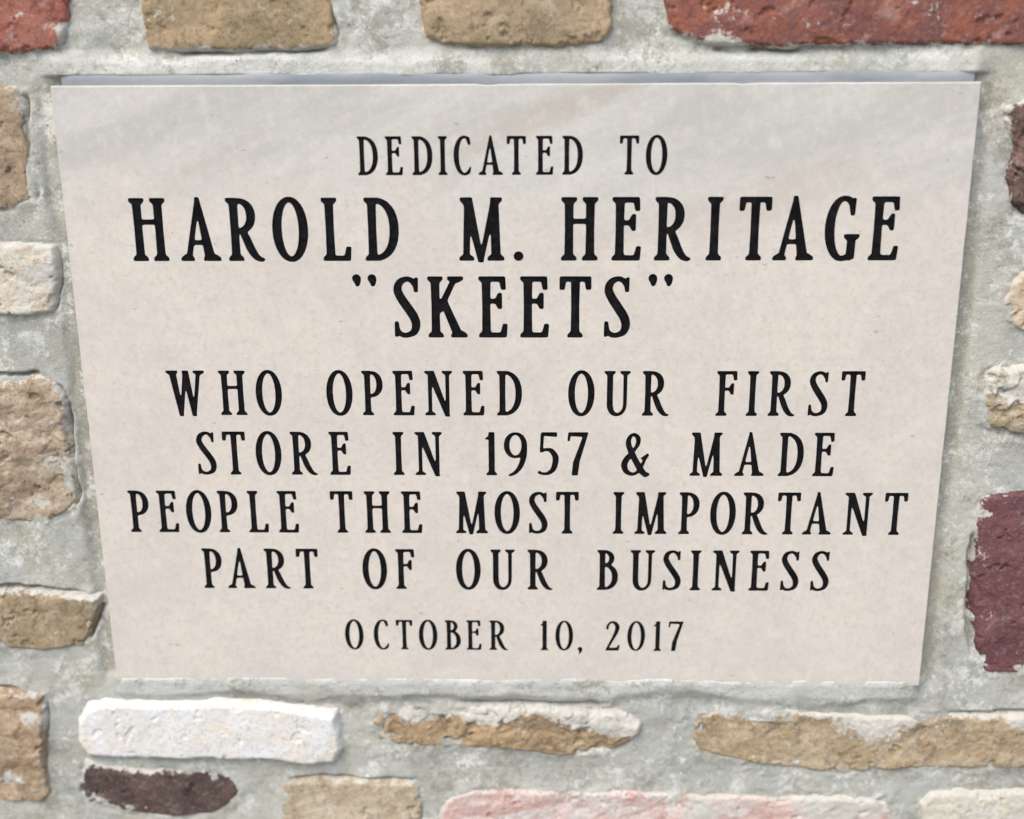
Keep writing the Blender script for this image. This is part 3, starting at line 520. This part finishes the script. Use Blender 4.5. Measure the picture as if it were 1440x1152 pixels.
def contours(gl,bold=0.,h=.0125,tol=.0025):
    """closed outlines (lists of (x, y)) of the level set, corners slightly rounded by the sandblasting"""
    x=np.arange(-.08,gl.w+.1,h);y=np.arange(-.2,1.12,h)
    X,Y=np.meshgrid(x,y);F=blur(gl.field(X,Y)-bold,1)
    F[np.abs(F)<1e-7]=1e-7
    S=F<0;nxt={}
    def ep(j,i,j2,i2):
        a,b=F[j,i],F[j2,i2];t=a/(a-b)
        return (x[i]+(x[i2]-x[i])*t,y[j]+(y[j2]-y[j])*t)
    key=lambda j,i,v:(j,i,v)   # v: 0 edge to the right, 1 edge upwards
    pos={};seg={}
    m=S[:-1,:-1].astype(int)+2*S[:-1,1:]+4*S[1:,1:]+8*S[1:,:-1]
    for j,i in zip(*np.nonzero((m>0)&(m<15))):
        e=[key(j,i,0),key(j,i+1,1),key(j+1,i,0),key(j,i,1)]
        c=[S[j,i],S[j,i+1],S[j+1,i+1],S[j+1,i]]
        q=[(j,i),(j,i+1),(j+1,i+1),(j+1,i)]
        ent=[];ex=[]
        for k in range(4):
            a,b=c[k],c[(k+1)%4]
            if a!=b:
                pos[e[k]]=ep(*q[k],*q[(k+1)%4])
                (ex if a else ent).append(e[k])
        if len(ex)==1: seg[ex[0]]=ent[0]
        else:
            seg[ex[0]]=ent[0];seg[ex[1]]=ent[1]
    # keep inside on the left
    out=[];left=dict(seg)
    while left:
        k0=next(iter(left));k=k0;loop=[]
        while k in left:
            loop.append(pos[k]);k=left.pop(k)
        out.append(simp(loop,tol))
    return [l for l in out if len(l)>3]
def simp(L,tol):
    P=np.array(L);n=len(P)
    i0=0;i1=int(np.argmax(((P-P[0])**2).sum(1)))
    keep=set()
    def rec(a,b):
        keep.add(a%n);keep.add(b%n)
        if b-a<2:return
        p=P[a%n];q=P[b%n];idx=np.arange(a+1,b)%n;d=q-p
        D=np.abs((P[idx,0]-p[0])*d[1]-(P[idx,1]-p[1])*d[0])/(np.hypot(*d)+1e-12)
        k=int(np.argmax(D))
        if D[k]>tol: rec(a,a+1+k);rec(a+1+k,b)
    rec(i0,i1);rec(i1,n)
    return [tuple(P[k]) for k in sorted(keep)]

LINES = [   # text, baseline z, cap height, weight, centres of the characters (mm, slab centre = 0)
 ("DEDICATEDTO", 121.25, 18.96, .009, [-72.3, -59.2, -45.0, -34.8, -25.0, -10.8, 2.0, 16.1, 30.1, 58.2, 71.8]),
 ("HAROLDM.HERITAGE", 78.12, 31.49, .016, [-185.9, -160.0, -136.5, -113.4, -90.0, -66.6, -16.1, 2.9, 33.9, 57.7, 81.2, 102.1, 122.3, 142.4, 166.3, 187.6]),
 ('""SKEETS""', 37.68, 31.54, .016, [-80.5, -72.5, -55.2, -34.5, -10.4, 11.1, 32.1, 53.6, 71.8, 79.8]),
 ("WHOOPENEDOURFIRST", -5.21, 24.33, .011, [-173.8, -149.1, -129.9, -92.3, -74.6, -58.2, -39.8, -21.1, -2.1, 35.8, 54.6, 75.0, 111.9, 125.7, 141.3, 160.2, 177.9]),
 ("STOREIN1957&MADE", -39.08, 24.31, .011, [-166.0, -150.6, -132.2, -113.1, -93.7, -62.0, -45.9, -12.3, 1.0, 18.3, 34.1, 65.2, 102.9, 126.2, 148.2, 165.5]),
 ("PEOPLETHEMOSTIMPORTANT", -72.99, 24.25, .011, [-205.5, -189.8, -172.8, -156.5, -140.3, -123.7, -94.1, -74.7, -55.9, -23.3, -3.8, 13.0, 28.9, 56.7, 74.1, 95.1, 113.3, 131.0, 148.7, 164.5, 185.8, 206.1]),
 ("PARTOFOURBUSINESS", -106.68, 23.9, .011, [-167.7, -152.1, -131.7, -114.8, -77.4, -60.7, -25.5, -6.6, 14.2, 51.6, 70.5, 86.7, 99.8, 116.1, 134.8, 151.5, 168.0]),
 ("OCTOBER10,2017", -144.30, 18.48, .009, [-90.5, -75.3, -62.2, -48.8, -34.7, -23.0, -9.0, 16.5, 27.8, 36.7, 55.2, 68.1, 79.9, 90.1]),
]
GL = glyphs(); CACHE = {}
def ccw(l):
    return l if sum(a[0] * b[1] - b[0] * a[1] for a, b in zip(l, l[1:] + l[:1])) > 0 else l[::-1]
def glyph_loops(ch, cap, bold):
    k = (ch, cap)
    if k not in CACHE:
        L = contours(GL[ch], bold); s = cap
        CACHE[k] = [ccw([(p[0] * s - GL[ch].w * s / 2, p[1] * s) for p in l]) for l in L]
    return CACHE[k]
limestone = limestone_mat(); paint = paint_mat()
plaque = link('dedication_plaque', None, label='pale limestone plaque engraved with eight lines of black capitals set into the masonry wall', category='plaque')

def tri_rel(loops):
    """triangles of the region inside an odd number of loops"""
    v = []; f = []
    for l in loops:
        f.append(list(range(len(v), len(v) + len(l)))); v += [Vector(p) for p in l]
    r = delaunay_2d_cdt(v, [], f, 1, 1e-5)
    return r
cut = []
GMESH = {}
for text, bz_, cap, bold, xs in LINES:
    assert len(text) == len(xs)
    for ch, xc in zip(text, xs):
        L = glyph_loops(ch, cap, bold)
        for l in L: cut.append([(p[0] + xc, p[1] + bz_) for p in l])
        k = (ch, cap)
        if k not in GMESH:
            r = tri_rel(L); T = [t for t, o in zip(r[2], r[5]) if len(o) % 2 == 1]
            n = len(r[0]); V = [(p.x * .001, .00065, p.y * .001) for p in r[0]] + [(p.x * .001, .00140, p.y * .001) for p in r[0]]
            F3 = []
            for t in T:
                a, b, c = [r[0][q] for q in t]; s = (b - a).cross(c - a) if False else (b.x - a.x) * (c.y - a.y) - (b.y - a.y) * (c.x - a.x)
                t = list(t) if s > 0 else list(t)[::-1]
                F3 += [t, [q + n for q in t[::-1]]]
            E = {}
            for t in F3[::2]:
                for a, b in zip(t, t[1:] + t[:1]): E[(a, b)] = 1
            S = [(b, a, a + n, b + n) for a, b in E if (b, a) not in E]
            GMESH[k] = mesh('letter', V, [np.array(F3), np.array(S)], paint, False)
        nm = 'digit' if ch in '0123456789' else 'punctuation_mark' if ch in '.,"' else 'ampersand' if ch == '&' else 'letter'
        link(nm, GMESH[k], plaque, (xc * .001, 0, bz_ * .001))

# the slab: flat honed face with the characters sunk 1.4 mm, small worn bevel, sawn sides
def border(inset, amp, seed):
    P = []; st = 3.0; a = PW - inset; b = PH - inset
    for (x0, z0), (x1, z1) in (((-a, -b), (a, -b)), ((a, -b), (a, b)), ((a, b), (-a, b)), ((-a, b), (-a, -b))):
        n = int(math.hypot(x1 - x0, z1 - z0) / st)
        for k in range(n):
            t = k / n; P.append((x0 + (x1 - x0) * t, z0 + (z1 - z0) * t))
    P = np.array(P); n_ = vnoise(P[:, 0], P[:, 1], 9, seed) * .6 + vnoise(P[:, 0], P[:, 1], 3.5, seed + 1) * .4
    chip = np.clip(vnoise(P[:, 0], P[:, 1], 11, seed + 5) - .72, 0, 1) * 2.0
    sx = 1 - (amp * n_ + chip) / PW; sz = 1 - (amp * n_ + chip) / PH
    return np.stack([P[:, 0] * sx, P[:, 1] * sz], 1)
rim = border(0.6, 0.10, 5); edge = border(0.0, 0.0, 5) if False else None
loops = [[tuple(p) for p in rim]] + cut
v = []; f = []
for l in loops:
    f.append(list(range(len(v), len(v) + len(l)))); v += [Vector(p) for p in l]
r = delaunay_2d_cdt(v, [], f, 1, 1e-5)
VV = r[0]; n = len(VV); A = []; Bf = []; E = {}
for t, o in zip(r[2], r[5]):
    a, b, c = [VV[q] for q in t]
    if (b.x - a.x) * (c.y - a.y) - (b.y - a.y) * (c.x - a.x) < 0: t = list(t)[::-1]
    t = list(t)
    inside_letter = (len([q for q in o if q != 0]) % 2) == 1
    if inside_letter:
        Bf.append([q + n for q in t])
        for a, b in zip(t, t[1:] + t[:1]): E[(a, b)] = 1
    else: A.append(t)
S = [(a, b, b + n, a + n) for a, b in E if (b, a) not in E]
V = [(p.x * .001, 0, p.y * .001) for p in VV] + [(p.x * .001, .0014, p.y * .001) for p in VV]
m0 = len(V); base_ids = {}
# rim vertices by position
pos = {(round(p.x, 3), round(p.y, 3)): i for i, p in enumerate(VV)}
ri = [pos[(round(float(np.float32(p[0])), 3), round(float(np.float32(p[1])), 3))] if (round(float(np.float32(p[0])), 3), round(float(np.float32(p[1])), 3)) in pos else min(range(n), key=lambda i: (VV[i].x - p[0]) ** 2 + (VV[i].y - p[1]) ** 2) for p in rim]
k1 = len(rim); sc1 = [(p[0] * PW / (PW - .6), p[1] * PH / (PH - .6)) for p in rim]
V += [(p[0] * .001, .0007, p[1] * .001) for p in sc1] + [(p[0] * .001, .026, p[1] * .001) for p in sc1]
Q = []
for a in range(k1):
    b = (a + 1) % k1
    Q.append((ri[b], ri[a], m0 + a, m0 + b)); Q.append((m0 + b, m0 + a, m0 + k1 + a, m0 + k1 + b))
V.append((0, .026, 0)); T = [(m0 + k1 + (a + 1) % k1, m0 + k1 + a, len(V) - 1) for a in range(k1)]
link('slab', mesh('slab', V, [np.array(A), np.array(Bf), np.array(S), np.array(Q), np.array(T)], limestone, False), plaque)

# blue-grey sealant in the joint over the slab
xs = np.arange(-224, 227.1, 1.5); prof = [(PH - 2.0, 2.6), (PH - .2, 2.2), (PH + 1.2, 1.9), (PH + 2.8, 2.0), (PH + 4.4, 2.2), (PH + 6.5, 3.5)]
V = []; 
for k, (zz, yy) in enumerate(prof):
    V.append(np.stack([xs, yy + .25 * vnoise(xs, xs * 0 + k * 3, 12, 151) + np.clip(np.abs(xs) - 218, 0, 9) * .25, zz + .25 * vnoise(xs, xs * 0 + k, 20, 153) * (k > 1)], 1))
V = np.concatenate(V) * .001; n = len(xs); V2 = V.copy(); V2[:, 1] = .012; V = np.concatenate([V, V2]); o = len(V2)
F = [(k * n + i, k * n + i + 1, (k + 1) * n + i + 1, (k + 1) * n + i) for k in range(len(prof) - 1) for i in range(n - 1)]
F += [tuple(o + q for q in t[::-1]) for t in list(F)]
F += [(i + 1, i, o + i, o + i + 1) for i in range(n - 1)] + [((len(prof) - 1) * n + i, (len(prof) - 1) * n + i + 1, o + (len(prof) - 1) * n + i + 1, o + (len(prof) - 1) * n + i) for i in range(n - 1)]
link('sealant_joint', mesh('sealant_joint', V, [np.array(F)], sealant_mat()), wall)
